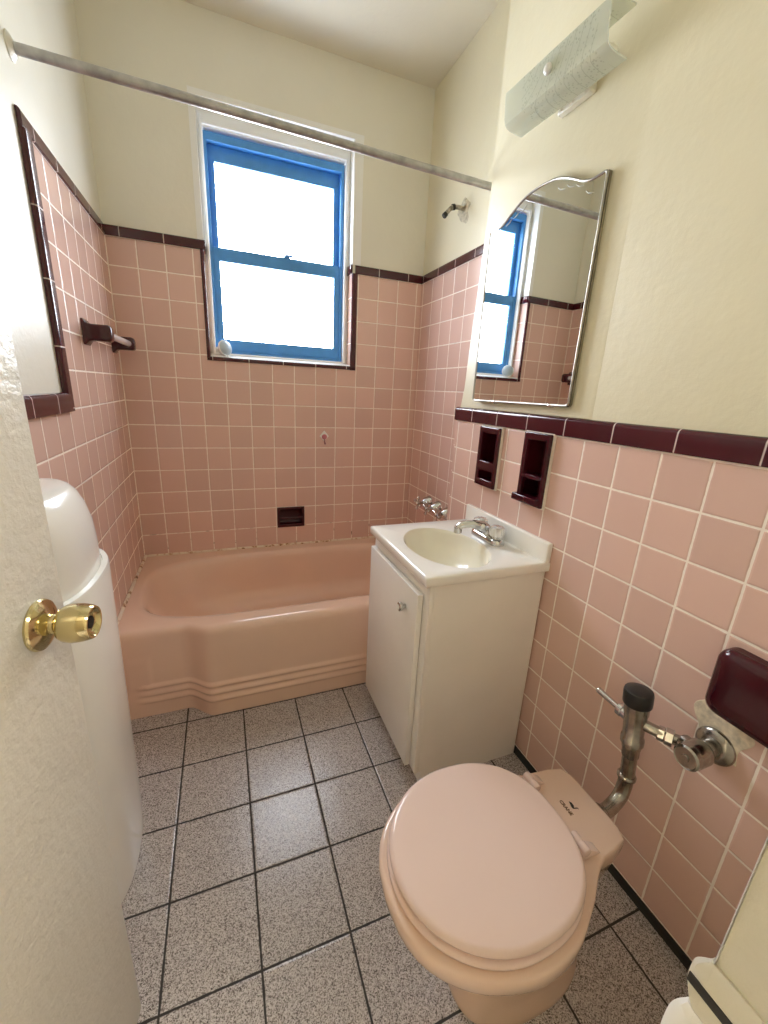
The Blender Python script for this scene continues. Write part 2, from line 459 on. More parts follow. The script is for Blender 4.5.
# tiles on the two window reveals, flare-white boards above
for nm, x0, x1 in (('reveal_tile', WX0 - .001, WX0 + .004), ('reveal_tile', WX1 - .004, WX1 + .001)):
    bm = bmesh.new(); box(bm, x0, x1, .002, .070, WZ0, ZH); struct(nm, bm, M['tile_left'], wb)
    bm = bmesh.new(); s = 1 if x0 < .6 else -1
    box(bm, min(x0, x0 + s * .008), max(x0, x0 + s * .008) + .004, .002, .070, ZH, ZH + HH); struct('reveal_cap', bm, M['maroon'], wb, bevel=.002)

bm = bmesh.new(); box(bm, WX0, WX0 + .004, .001, .070, ZH + HH, WZ1); struct('reveal_flare_board', bm, M['white_wood'], wb)  # added boards, their white stands for backlit flare on the reveals
bm = bmesh.new(); box(bm, WX1 - .004, WX1, .001, .070, ZH + HH, WZ1); struct('reveal_flare_board', bm, M['white_wood'], wb)
bm = bmesh.new(); box(bm, WX0 + .004, WX1 - .004, .001, .070, WZ1 - .004, WZ1); struct('reveal_flare_board', bm, M['white_wood'], wb)

# ------------------------------------------------------------------ window
win = bpy.data.objects.new('window_1', None); win['kind'] = 'structure'; win.location = (.76, .1, WZ0); link(win)
def wpart(name, bm, mat, parent=None, **k):
    o = obj(name, bm, mat, None, **k); o['kind'] = 'structure'
    if parent is None: rel(o, win)
    else:
        o.parent = parent
    return o
def rect_frame(bm, x0, x1, z0, z1, w, y0, y1, wt=None, wb_=None):
    wt = wt or w; wb_ = wb_ or w
    panel(bm, (0, y0, 0), (1, 0, 0), (0, 0, 1), (0, -1, 0), [x0, x0 + w, x1 - w, x1], [z0, z0 + wb_, z1 - wt, z1],
          lambda x, z: x0 + w < x < x1 - w and z0 + wb_ < z < z1 - wt, y1 - y0)
bm = bmesh.new()   # white wooden box frame between plaster and the blue metal
rect_frame(bm, WX0 + .001, WX1 - .001, WZ0 + .001, WZ1 - .001, .028, .070, .16, wt=.075, wb_=.024)
wpart('casing', bm, M['white_wood'], bevel=.006)
bm = bmesh.new()
rect_frame(bm, WX0 + .016, WX1 - .018, WZ0 + .015, WZ1 - .060, .011, .056, .080)
wpart('inner_stop', bm, M['white_wood'], bevel=.004)
bm = bmesh.new()   # sloping white sill
v = box(bm, WX0, WX1, -.001, .075, WZ0 - .004, WZ0 + .003)
for q in v:
    if q.co.y > .05 and q.co.z > WZ0: q.co.z += .016
wpart('sill', bm, M['white_wood'])
bm = bmesh.new()   # pale painted edge line round the top of the opening
panel(bm, (0, .0015, 0), (1, 0, 0), (0, 0, 1), (0, -1, 0), [WX0 - .022, WX0, WX1, WX1 + .043], [ZH + HH, WZ1, WZ1 + .020], lambda x, z: WX0 < x < WX1 and z < WZ1, .006)
wpart('edge_bead', bm, M['white_wood'])
FX0, FX1, FZ0, FZ1 = .418, 1.086, 1.418, 2.366
bm = bmesh.new(); rect_frame(bm, FX0, FX1, FZ0, FZ1, .016, .084, .150, wt=.034, wb_=.016); wpart('metal_frame', bm, M['blue'], bevel=.003)
sashes = []
for nm, z0, z1, y0, y1, wt, wb_ in (('upper_sash', 1.872, FZ1 - .034, .118, .142, .064, .041), ('lower_sash', FZ0 + .016, 1.907, .090, .116, .059, .056)):
    bm = bmesh.new(); rect_frame(bm, FX0 + .014, FX1 - .014, z0, z1, .0315 + .031 * 0, y0, y1, wt=wt, wb_=wb_)
    s = wpart(nm, bm, M['blue'], bevel=.003); sashes.append(s)
    bm = bmesh.new(); ym = (y0 + y1) / 2; box(bm, FX0 + .040, FX1 - .040, ym - .002, ym + .002, z0 + wb_ - .004, z1 - wt + .004)
    p = obj('pane', bm, M['glass']); p['kind'] = 'structure'; p.parent = s
    p.matrix_parent_inverse = Matrix.Identity(4)
bm = bmesh.new(); lathe(bm, (.79, .098, 1.907), (0, 0, 1), [(.016, 0), (.016, .008), (.006, .010), (.006, .016)], 20); box(bm, .78, .82, .092, .104, 1.914, 1.924)
wpart('sash_lock', bm, M['blue'], bevel=.001)

# ------------------------------------------------------------------ door, jamb, hall behind the camera
hinge = Vector((.098, YF - .004, 0)); edge = Vector((.197, -1.674, 0))
dd = (edge - hinge); dl = dd.length; dd.normalize(); dn = Vector((dd.y, -dd.x, 0))
door = bpy.data.objects.new('door_1', None); door['kind'] = 'structure'
door.location = hinge; door.rotation_euler = (0, 0, math.atan2(dd.y, dd.x)); link(door)
# local: x along the door, y towards the wall behind it (-dn), z up; visible face is y = 0
bm = bmesh.new(); box(bm, 0, dl, 0, .036, -.010, 2.02)
struct('door_leaf', bm, M['paint'], door, bevel=.003)
bm = bmesh.new(); box(bm, dl - .0005, dl + .001, .006, .030, .90, 1.0); struct('latch_plate', bm, M['brass'], door)
kx, kz = dl - .062, .951
bm = bmesh.new()
lathe(bm, (kx, 0, kz), (0, -1, 0), [(.034, -.001), (.0345, .003), (.033, .006), (.027, .010), (.020, .013), (.0135, .016), (.0135, .018)], 40)
struct('door_rosette', bm, M['brass'], door, sharp=.5)
bm = bmesh.new()
lathe(bm, (kx, 0, kz), (0, -1, 0), [(.0135, .014), (.0130, .021), (.0150, .024), (.0215, .027), (.0250, .033), (.0262, .042), (.0255, .052), (.0232, .062), (.0215, .0655), (.0190, .0655), (.0150, .060), (.0105, .0575)], 40)
kn = struct('door_knob', bm, M['brass'], door, sharp=.6)
bm = bmesh.new(); lathe(bm, (kx, 0, kz), (0, -1, 0), [(.0085, .0555), (.0085, .061), (.0060, .0615)], 24); k2 = struct('knob_button', bm, M['near_black'], kn)
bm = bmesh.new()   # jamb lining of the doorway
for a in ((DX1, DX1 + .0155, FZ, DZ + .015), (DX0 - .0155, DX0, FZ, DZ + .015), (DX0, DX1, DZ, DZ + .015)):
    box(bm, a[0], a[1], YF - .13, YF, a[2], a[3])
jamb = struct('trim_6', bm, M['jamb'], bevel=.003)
# strike plate with a rounded lip curling into the room
bm = bmesh.new()
def strike(z0, z1, zc, zw, pk, n=24):
    rows = []
    for i in range(n + 1):
        z = z0 + (z1 - z0) * i / n
        e = .0002 + pk * math.exp(-((z - zc) / zw) ** 4)
        rows.append([(DX1 - .0012, YF - .040, z), (DX1 - .0012, YF, z), (DX1 - .0012 + .0010, YF + e * .7, z), (DX1 + .003, YF + e, z), (DX1 + .005, YF + e - .001, z), (DX1 + .0025, YF + e * .6, z), (DX1 + .0008, YF - .001, z), (DX1 + .0008, YF - .040, z)])
    return rows
loft(bm, strike(.884, .932, .9060, .0200, .0092))
struct('strike_plate', bm, M['jamb'], jamb)
bm = bmesh.new(); loft(bm, strike(.790, .8835, .838, .045, .0125)); struct('strike_lip', bm, M['white_wood'], jamb)
bm = bmesh.new(); box(bm, DX1 - .0017, DX1 - .001, YF - .022, YF + .0075, .9005, .9085); box(bm, DX1 - .0017, DX1 - .001, YF - .036, YF - .0221, .890, .912); struct('latch_hole_shade', bm, M['near_black'], jamb)  # thin black plates laid on the jamb for the shade inside the latch hole
bm = bmesh.new()
panel(bm, (-.6, -3.9, 0), (1, 0, 0), (0, 0, 1), (0, 1, 0), [0, 2.3], [FZ, H], lambda a, b: False, .1)
box(bm, -.7, -.6, -3.9, -2.392, FZ, H); box(bm, 1.7, 1.8, -3.9, -2.392, FZ, H)
struct('wall_hall', bm, M['hall'])

# ------------------------------------------------------------------ bathtub
def make_tub():
    x0, x1, yb = .002, XA - .002, -.002
    Z = .362
    cx, cy = .76, -.405
    def yfront(x, z):
        k = sstep(.235, .335, x)
        k *= 1 - sstep(1.32, 1.385, x)
        base = -.772 - .046 * k + .030 * sstep(1.32, 1.385, x)
        flare = -(.004 + .026 * k) * (1 - z / Z)
        y = base + flare
        for zc in (.050, .082, .114):             # three moulded ridges along the foot of the apron
            d = (z - zc)
            if x > .05: y -= .0085 * math.exp(-(d / .0085) ** 4) * sstep(.05, .11, x)
        # on the left the ridges turn up the side
        for xc in (.045, .070, .095):
            y -= .006 * math.exp(-((x - xc) / .008) ** 4) * sstep(.09, .13, z) * (1 - sstep(.22, .26, z)) * 1.0
        return y
    NF, NS, NB = 110, 16, 60
    P = []
    for i in range(NF): P.append(('f', x0 + (x1 - x0) * i / NF))
    for i in range(NS): P.append(('r', i / NS))
    for i in range(NB): P.append(('b', x1 - (x1 - x0) * i / NB))
    for i in range(NS): P.append(('l', i / NS))
    def outer(z, inset=0):
        out = []
        for k, v in P:
            if k == 'f': out.append((v, yfront(v, min(z, .35)) + inset, z))
            elif k == 'r': y = yfront(x1, min(z, .35)) + inset; out.append((x1, y + (yb - y) * v, z))
            elif k == 'b': out.append((v, yb, z))
            else: y = yfront(x0, min(z, .35)) + inset; out.append((x0, yb + (y - yb) * v, z))
        return out
    top = outer(Z)
    ang = [math.atan2((p[1] - cy) / .355, (p[0] - cx) / .74) for p in top]
    def inner(z, xa, xb, ya, yb_, n):
        """superellipse between xa..xb, ya..yb_"""
        c0, c1 = (xa + xb) / 2, (ya + yb_) / 2
        return [(c0 + sup(t, (xb - xa) / 2, (yb_ - ya) / 2, n)[0], c1 + sup(t, (xb - xa) / 2, (yb_ - ya) / 2, n)[1], z) for t in ang]
    bm = bmesh.new()
    zs = [FZ, 0] + [.005 + .005 * i for i in range(52)] + [.28, .31, .33]
    rings = [outer(z) for z in zs]
    for a in (.25, .5, .75, 1.0):
        t = a * PI / 2; rings.append(outer(.333 + .029 * math.sin(t), .030 * (1 - math.cos(t))))
    rings.append(inner(Z, .040, 1.475, -.745, -.072, 4.2))
    for xa, xb, ya, y2, z, n in ((.050, 1.468, -.730, -.080, Z - .001, 3.8), (.060, 1.462, -.720, -.088, .350, 3.6), (.072, 1.458, -.705, -.094, .325, 3.5), (.105, 1.450, -.695, -.105, .25, 3.4),
                                 (.170, 1.440, -.680, -.120, .16, 3.2), (.230, 1.425, -.655, -.145, .10, 3.0), (.300, 1.38, -.60, -.20, .072, 2.8), (.45, 1.2, -.50, -.30, .066, 2.4)):
        rings.append(inner(z, xa, xb, ya, y2, n))
    loft(bm, rings, cap0=False, cap1=True)
    return obj('bathtub', bm, M['salmon'], sharp=1.2)
tub = tag(make_tub(), 'salmon pink built-in bathtub with a ridged apron under the window', 'bathtub')
# caulk joint along the tub
bm = bmesh.new()
tube(bm, [(.004, -.004, .364), (.5, -.004, .364), (1.0, -.004, .364), (XA - .004, -.004, .364)], .008, 8)
tube(bm, [(.004, -.004, .364), (.004, -.3, .364), (.004, -.60, .364), (.004, -.755, .358)], .008, 8)
tube(bm, [(.004, -.772, .335), (.004, -.776, .2), (.004, -.780, -.01)], .006, 8)
struct('trim_7', bm, M['caulk'])

# ------------------------------------------------------------------ vanity cabinet
van = thing('vanity_cabinet', 'white laminate vanity cabinet with one door under the sink', 'cabinet', (1.16, -1.155, 0))
CX0, CX1, CY0, CY1, CT = .965, 1.386, -1.390, -.925, .733
bm = bmesh.new()      # carcass: two notched sides, back, bottom, face frame
for y0, y1 in ((CY0, CY0 + .016), (CY1 - .016, CY1)):
    pts = [(CX0 + .001, .035), (CX0 + .022, .035), (CX0 + .022, FZ), (CX1, FZ), (CX1, CT), (CX0 + .001, CT)]
    loft(bm, [[(x, y0, z) for x, z in pts], [(x, y1, z) for x, z in pts]])
box(bm, CX1 - .008, CX1, CY0 + .016, CY1 - .016, FZ, CT)
box(bm, CX0 + .02, CX1 - .008, CY0 + .016, CY1 - .016, .05, .066)
rel(obj('carcass', bm, M['laminate']), van)
bm = bmesh.new()
panel(bm, (CX0, 0, 0), (0, 1, 0), (0, 0, 1), (-1, 0, 0), [CY0 - .001, CY0 + .04, CY1 - .04, CY1 + .001], [.034, .09, CT - .05, CT], lambda y, z: CY0 + .04 < y < CY1 - .04 and .09 < z < CT - .05, .017)
rel(obj('face_frame', bm, M['laminate'], bevel=.001), van)
bm = bmesh.new(); box(bm, CX0 + .024, CX0 + .036, CY0 + .016, CY1 - .016, FZ, .05); rel(obj('toe_kick', bm, M['laminate']), van)
bm = bmesh.new(); box(bm, .9445, .9625, -1.357, -.934, .040, .690)
dr = rel(obj('door', bm, M['laminate'], bevel=.0015), van)
bm = bmesh.new(); lathe(bm, (.9445, -1.276, .612), (-1, 0, 0), [(.007, 0), (.007, .008), (.0135, .012), (.0155, .018), (.0145, .023), (.010, .0255)], 28)
kb = obj('knob', bm, M['chrome']); kb['label'] = 'chrome knob with a pale face'; kb.parent = dr; 
bm = bmesh.new(); lathe(bm, (.9445, -1.276, .612), (-1, 0, 0), [(.0095, .0250), (.0085, .0268), (.004, .0275)], 24)
f = obj('knob_face', bm, M['socket']); f.parent = dr

# ------------------------------------------------------------------ sink top
st = thing('sink_top', 'white one-piece sink top with oval cream basin and low backsplash', 'sink', (1.17, -1.155, .735))
SX0, SX1, SY0, SY1, SZ = .945, XR - .001, -1.401, -.914, .766
bx, by, ba, bb = 1.130, -1.178, .136, .192
def srect(z, ins):
    o = []
    x0, x1, y0, y1 = SX0 + ins, SX1 - ins * 0, SY0 + ins, SY1 - ins
    N = 24
    for i in range(N): o.append((x0 + (x1 - x0) * i / N, y0, z))
    for i in range(N): o.append((x1, y0 + (y1 - y0) * i / N, z))
    for i in range(N): o.append((x1 - (x1 - x0) * i / N, y1, z))
    for i in range(N): o.append((x0, y1 - (y1 - y0) * i / N, z))
    return o
ang = [math.atan2((p[1] - by) / .24, (p[0] - bx) / .2) for p in srect(0, 0)]
def oval(z, k, dx=0): return [(bx + dx + sup(t, ba * k, bb * k, 2.0)[0], by + sup(t, ba * k, bb * k, 2.0)[1], z) for t in ang]
bm = bmesh.new()
loft(bm, [srect(SZ - .032, .003), srect(SZ - .028, 0), srect(SZ - .006, 0), srect(SZ - .002, .002), srect(SZ, .007), oval(SZ, 1.06), oval(SZ - .001, 1.0)], cap0=False, cap1=False)
rel(obj('counter', bm, M['counter'], sharp=.9), st)
bm = bmesh.new()
loft(bm, [oval(SZ - .001, 1.0), oval(SZ - .005, .975), oval(SZ - .014, .95), oval(SZ - .045, .89, .003), oval(SZ - .080, .76, .006), oval(SZ - .105, .55, .01), oval(SZ - .118, .25, .01), oval(SZ - .120, .09, .01)], cap0=False, cap1=True)
bs = rel(obj('basin', bm, M['basin'], sharp=.9), st); bs['label'] = 'oval cream basin'
bm = bmesh.new(); lathe(bm, (bx + .01, by, SZ - .121), (0, 0, 1), [(.022, 0), (.022, .003), (.016, .004), (.012, .002)], 24); rel(obj('drain', bm, M['chrome']), st)
bm = bmesh.new(); box(bm, XR - .021, XR - .001, SY0, SY1, SZ - .002, .832); rel(obj('backsplash', bm, M['counter'], bevel=.005, seg=3), st)

# ------------------------------------------------------------------ basin faucet
fa = thing('basin_faucet', 'chrome two-handle faucet at the back of the sink top', 'faucet', (1.312, -1.155, SZ))
FX, FY = 1.316, -1.158
bm = bmesh.new()
o0 = rrect(FX, FY, .026, .084, .025, 8)
def sc(o, k): return [(FX + (x - FX) * k, FY + (y - FY) * (1 - (1 - k) * .35)) for x, y in o]
loft(bm, [[(x, y, SZ) for x, y in o0], [(x, y, SZ + .008) for x, y in o0], [(x, y, SZ + .016) for x, y in sc(o0, .92)], [(x, y, SZ + .021) for x, y in sc(o0, .7)]])
rel(obj('base', bm, M['chrome']), fa)
bm = bmesh.new()
tube(bm, bez([(FX, FY, SZ + .014), (FX - .006, FY, SZ + .038), (FX - .030, FY + .006, SZ + .053), (FX - .066, FY + .017, SZ + .058), (FX - .096, FY + .027, SZ + .053), (FX - .108, FY + .031, SZ + .042)], 6),
     [.021] * 6 + [.019] * 6 + [.016] * 6 + [.0145] * 6 + [.0135] * 7, 18)
lathe(bm, (FX - .109, FY + .031, SZ + .048), (0, 0, -1), [(.0135, 0), (.0145, .008), (.0145, .024), (.012, .026)], 20)
rel(obj('spout', bm, M['chrome']), fa)
for s in (-1, 1):
    bm = bmesh.new(); lathe(bm, (FX, FY + s * .051, SZ + .012), (0, 0, 1), [(.017, 0), (.016, .014), (.012, .018)], 24); h0 = rel(obj('handle_stem', bm, M['chrome']), fa)
    bm = bmesh.new(); lathe(bm, (FX, FY + s * .051, SZ + .029), (0, 0, 1), [(.020, 0), (.0245, .003), (.0255, .022), (.0245, .033), (.019, .0375), (.012, .038)], 48, flute=8, fl=.075)
    rel(obj('handle', bm, M['acrylic']), fa)
    bm = bmesh.new(); lathe(bm, (FX, FY + s * .051, SZ + .067), (0, 0, 1), [(.0105, 0), (.0105, .001), (.008, .002)], 24); rel(obj('handle_button', bm, M['chrome']), fa)

# ------------------------------------------------------------------ toilet
to = thing('toilet', 'pale pink tankless toilet with closed round lid beside the right wall', 'toilet', (.98, -1.868, FZ))
ty = -1.868
def egg(cx, rf, rb, w, n=72, nb=2.0, nf=2.0):
    out = []
    for i in range(n):
        t = 2 * PI * i / n
        c, s = math.cos(t), math.sin(t)
        e = nb if c > 0 else nf
        x = (rb if c > 0 else rf) * math.copysign(abs(c) ** (2 / e), c)
        y = w * math.copysign(abs(s) ** (2 / e), s)
        out.append((cx + x, ty + y))
    return out
NB_ = 72
def bowl_outline():
    """egg shaped rim running back into a straight deck, star-shaped about (.93, ty)"""
    ctrl = [(1.189, 0), (1.189, .055), (1.184, .082), (1.166, .096), (1.11, .103), (1.06, .118), (1.01, .146), (.95, .177), (.89, .189), (.83, .185), (.755, .159), (.695, .112), (.667, .058), (.659, 0)]
    up = bez([(x, y, 0) for x, y in ctrl], 14)
    cx = .93; out = []
    for i in range(NB_):
        t = 2 * PI * i / NB_; tt = t if t <= PI else 2 * PI - t
        best = min(up, key=lambda p: abs(math.atan2(p.y, p.x - cx) - tt))
        # exact along ray by neighbours
        rr = None
        for a, b in zip(up, up[1:]):
            ta, tb = math.atan2(a.y, a.x - cx), math.atan2(b.y, b.x - cx)
            if min(ta, tb) - 1e-9 <= tt <= max(ta, tb) + 1e-9:
                k = 0 if abs(tb - ta) < 1e-9 else (tt - ta) / (tb - ta)
                p = a.lerp(b, k); rr = math.hypot(p.x - cx, p.y); break
        if rr is None: rr = math.hypot(best.x - cx, best.y)
        out.append((cx + rr * math.cos(t), ty + rr * math.sin(t)))
    return out
bo = [(x - .004 * sstep(1.02, 1.12, x), y + .014 * sstep(1.02, 1.12, x)) for x, y in bowl_outline()]   # the deck sits a little off the bowl axis
def ped(cx, rx, ry):
    return [(cx + sup(2 * PI * i / NB_, rx, ry, 2.5)[0], ty + sup(2 * PI * i / NB_, rx, ry, 2.5)[1]) for i in range(NB_)]
pd = ped(1.0, .150, .092); pf = ped(1.0, .165, .105)
def mixr(a, b, w, z): return [(p[0] * (1 - w) + q[0] * w, p[1] * (1 - w) + q[1] * w, z) for p, q in zip(a, b)]
TZ = .386
bm = bmesh.new()
def shrink(o, d): return [(.93 + (x - .93) * (1 - d), ty + (y - ty) * (1 - d)) for x, y in o]
rings = [mixr(pf, pf, 0, FZ), mixr(pf, pf, 0, .0), mixr(pd, pd, 0, .018), mixr(pd, pd, 0, .09)]
for w, z in ((.94, .14), (.80, .195), (.56, .245), (.32, .287), (.15, .318), (.05, .340), (.01, .354)): rings.append(mixr(bo, pd, w, z))
rings += [mixr(bo, bo, 0, .371), [(x, y, TZ - .005) for x, y in shrink(bo, .004)], [(x, y, TZ - .001) for x, y in shrink(bo, .016)], [(x, y, TZ) for x, y in shrink(bo, .035)]]
loft(bm, rings)
rel(obj('bowl', bm, M['toilet'], sharp=1.3), to)
def slab(bm, outl, z0, z1, r, cx=.87):
    def ins(d): return [(cx + (x - cx) * (1 - d / .19), ty + (y - ty) * (1 - d / .17)) for x, y in outl]
    rg = [[(x, y, z0) for x, y in ins(r)], [(x, y, z0 + r * .3) for x, y in ins(r * .3)], [(x, y, z0 + r) for x, y in outl]]
    for k in range(5):
        a = PI / 2 * k / 4
        rg.append([(x, y, z1 - r + r * math.sin(a)) for x, y in ins(r - r * math.cos(a))])
    rg.append([(x, y, z1 + .0015) for x, y in ins(.06)]); rg.append([(x, y, z1 + .002) for x, y in ins(.12)])
    loft(bm, rg)
bm = bmesh.new(); slab(bm, egg(.861, .189, .190, .175, nb=2.35), TZ + .001, TZ + .017, .007); rel(obj('seat', bm, M['seat'], sharp=1.0), to)
bm = bmesh.new(); slab(bm, egg(.861, .186, .191, .172, nb=2.35), TZ + .0195, TZ + .041, .0105); rel(obj('lid', bm, M['seat'], sharp=1.0), to)
for s in (-1, 1):
    yh = -1.856 + s * .0725
    bm = bmesh.new()
    lathe(bm, (1.060, yh - .021, TZ + .019), (0, 1, 0), [(.0085, 0), (.0095, .002), (.0095, .018), (.0083, .020), (.0083, .022), (.0095, .024), (.0095, .040), (.0085, .042)], 20)
    # wedge shaped mounting foot
    pts = [(1.050, TZ), (1.100, TZ), (1.096, TZ + .004), (1.072, TZ + .020), (1.056, TZ + .024), (1.048, TZ + .016)]
    loft(bm, [[(x, yh - .002 - .018 * (s < 0) , z) for x, z in pts], [(x, yh + .002 + .018 * (s > 0) - .0 , z) for x, z in pts]])
    rel(obj('hinge', bm, M['seat'], bevel=.0015), to)
# printed maker's mark on the deck: letters and a small long-legged bird
cu = bpy.data.curves.new('maker_lettering', 'FONT'); cu.body = 'CRANE'; cu.size = .0112; cu.align_x = 'CENTER'; cu.align_y = 'CENTER'; cu.extrude = .0002; cu.offset = .0003
tmp = bpy.data.objects.new('maker_lettering', cu); COL.objects.link(tmp)
dg = bpy.context.evaluated_depsgraph_get(); me = bpy.data.meshes.new_from_object(tmp.evaluated_get(dg)); bpy.data.objects.remove(tmp)
me.materials.clear(); me.materials.append(M['mark_brown'])
lt = bpy.data.objects.new('maker_lettering', me); link(lt); lt.matrix_world = Matrix.Translation((1.104, -1.850, TZ + .0006)) @ Matrix.Rotation(-PI / 2, 4, 'Z') @ Matrix.Scale(1, 4)
mw = lt.matrix_world.copy(); me.transform(mw); lt.matrix_world = Matrix.Identity(4); rel(lt, to)
bm = bmesh.new()
def plan(c, pts): return [(c[0] + p[1], c[1] - p[0], TZ) for p in pts]
bc = (1.121, -1.851)
body = [(-.011, .001), (-.006, .0045), (.001, .004), (.0055, .0005), (.006, .005), (.008, .0085), (.0115, .0082), (.0085, .0068), (.0078, .002), (.006, -.003), (.001, -.0032), (-.005, -.001)]
r0 = plan(bc, body); loft(bm, [r0, [(x, y, z + .0007) for x, y, z in r0]])
rel(obj('maker_bird', bm, M['mark_black']), to)

# ------------------------------------------------------------------ flush valve
fv = thing('flush_valve', 'worn chrome flush valve with black cap piped from wall to toilet', 'flush valve', (1.29, -1.85, .345))
def fpart(n, bm, m, **k): return rel(obj(n, bm, m, **k), fv)
vx, vy = 1.290, -1.848
va = Vector((-.045, .075, 1)).normalized()
def on_axis(z): k = (z - .420) / va.z; return Vector((vx, vy, .420)) + va * k
bm = bmesh.new(); lathe(bm, (XR + .001, -1.946, .563), (-1, 0, 0), [(.040, 0), (.040, .004), (.036, .010), (.026, .014), (.022, .016)], 36); fpart('wall_flange', bm, M['chrome_old'])
bm = bmesh.new(); lathe(bm, (XR, -1.946, .563), (-1, 0, 0), [(.019, 0), (.019, .040), (.026, .046), (.0275, .052), (.0275, .082), (.026, .086)], 32)
lathe(bm, (1.330, -1.946, .563), (0, 1, 0), [(.020, 0), (.020, .030), (.017, .034)], 24); fpart('control_stop', bm, M['chrome_old'])
bm = bmesh.new(); lathe(bm, (XR - .086, -1.946, .563), (-1, 0, 0), [(.0265, -.001), (.0265, .010), (.023, .014), (.0215, .0125), (.008, .0125), (.007, .015), (.003, .0155)], 32); fpart('stop_cap', bm, M['chrome_old'])
bm = bmesh.new()
ux = 1.312
tube(bm, [(1.330, -1.915, .563), (1.318, -1.90, .563), (1.298, -1.868, .565), tuple(on_axis(.566))], [.0125, .0125, .0125, .0125], 20); fpart('tailpiece', bm, M['chrome_old'])
bm = bmesh.new(); ax = Vector((vx, vy, .5605)) - Vector((1.322, -1.905, .563))
lathe(bm, (1.3205, -1.9035, .563), ax, [(.0165, 0), (.0185, .002), (.0185, .015), (.0165, .017)], 6)
lathe(bm, (1.3205, -1.9035, .563), ax, [(.0145, .017), (.0165, .0185), (.0165, .029), (.0145, .031)], 6); fpart('coupling_nut', bm, M['chrome'])
bm = bmesh.new(); lathe(bm, on_axis(.468), va, [(.017, 0), (.0185, .003), (.0185, .020), (.0200, .024), (.0200, .034), (.0245, .038), (.0245, .052), (.0215, .056), (.0235, .112), (.026, .122), (.026, .142)], 32); fpart('valve_body', bm, M['chrome_old'])
bm = bmesh.new(); lathe(bm, on_axis(.610), va, [(.029, 0), (.0305, .003), (.0305, .030), (.029, .035), (.024, .0375), (.010, .0385)], 36); fpart('valve_cap', bm, M['rubber'], sharp=.6)
bm = bmesh.new(); lathe(bm, on_axis(.562) + Vector((0, .012, 0)), (.05, 1, 0), [(.0135, 0), (.0135, .018), (.0155, .020), (.0155, .030), (.010, .033)], 24); fpart('handle_socket', bm, M['chrome'])
bm = bmesh.new(); lathe(bm, on_axis(.562) + Vector((.002, .042, 0)), (.05, 1, .02), [(.0075, 0), (.0068, .01), (.0075, .056), (.0082, .064), (.006, .068)], 18); fpart('handle', bm, M['chrome'])
bm = bmesh.new(); lathe(bm, on_axis(.405), va, [(.0165, 0), (.0160, .010), (.0160, .066)], 28)
tube(bm, bez([(vx, vy, .412), (vx, vy - .001, .385), (vx - .010, vy - .004, .357), (vx - .033, vy - .008, .343), (vx - .062, vy - .012, .337), (vx - .094, vy - .014, .338)], 6), .0165, 24); fpart('flush_tube', bm, M['chrome_old'])
bm = bmesh.new(); lathe(bm, (vx, vy, .403), (0, 0, 1), [(.018, 0), (.0205, .003), (.0205, .009), (.018, .012)], 28); fpart('slip_ring', bm, M['chrome_old'])
bm = bmesh.new(); lathe(bm, (vx - .088, vy - .014, .338), (1, .08, 0), [(.024, -.004), (.024, .006), (.020, .012), (.017, .014)], 28); fpart('spud_collar', bm, M['chrome_old'])

# ------------------------------------------------------------------ glazed maroon wall fittings
bm = bmesh.new()
def rr3(hy, hz, r, x): return [(x, -1.992 + p[0], .726 + p[1]) for p in rrect(0, 0, hy, hz, r, 8)]
loft(bm, [rr3(.080, .076, .026, XR + .001), rr3(.080, .076, .026, XR - .020), rr3(.078, .074, .026, XR - .030), rr3(.072, .068, .026, XR - .038), rr3(.060, .056, .024, XR - .043), rr3(.035, .032, .02, XR - .0455)])
tag(obj('paper_holder', bm, M['maroon'], sharp=1.0), 'rounded maroon ceramic paper holder on the tiles at the right frame edge', 'toilet paper holder')

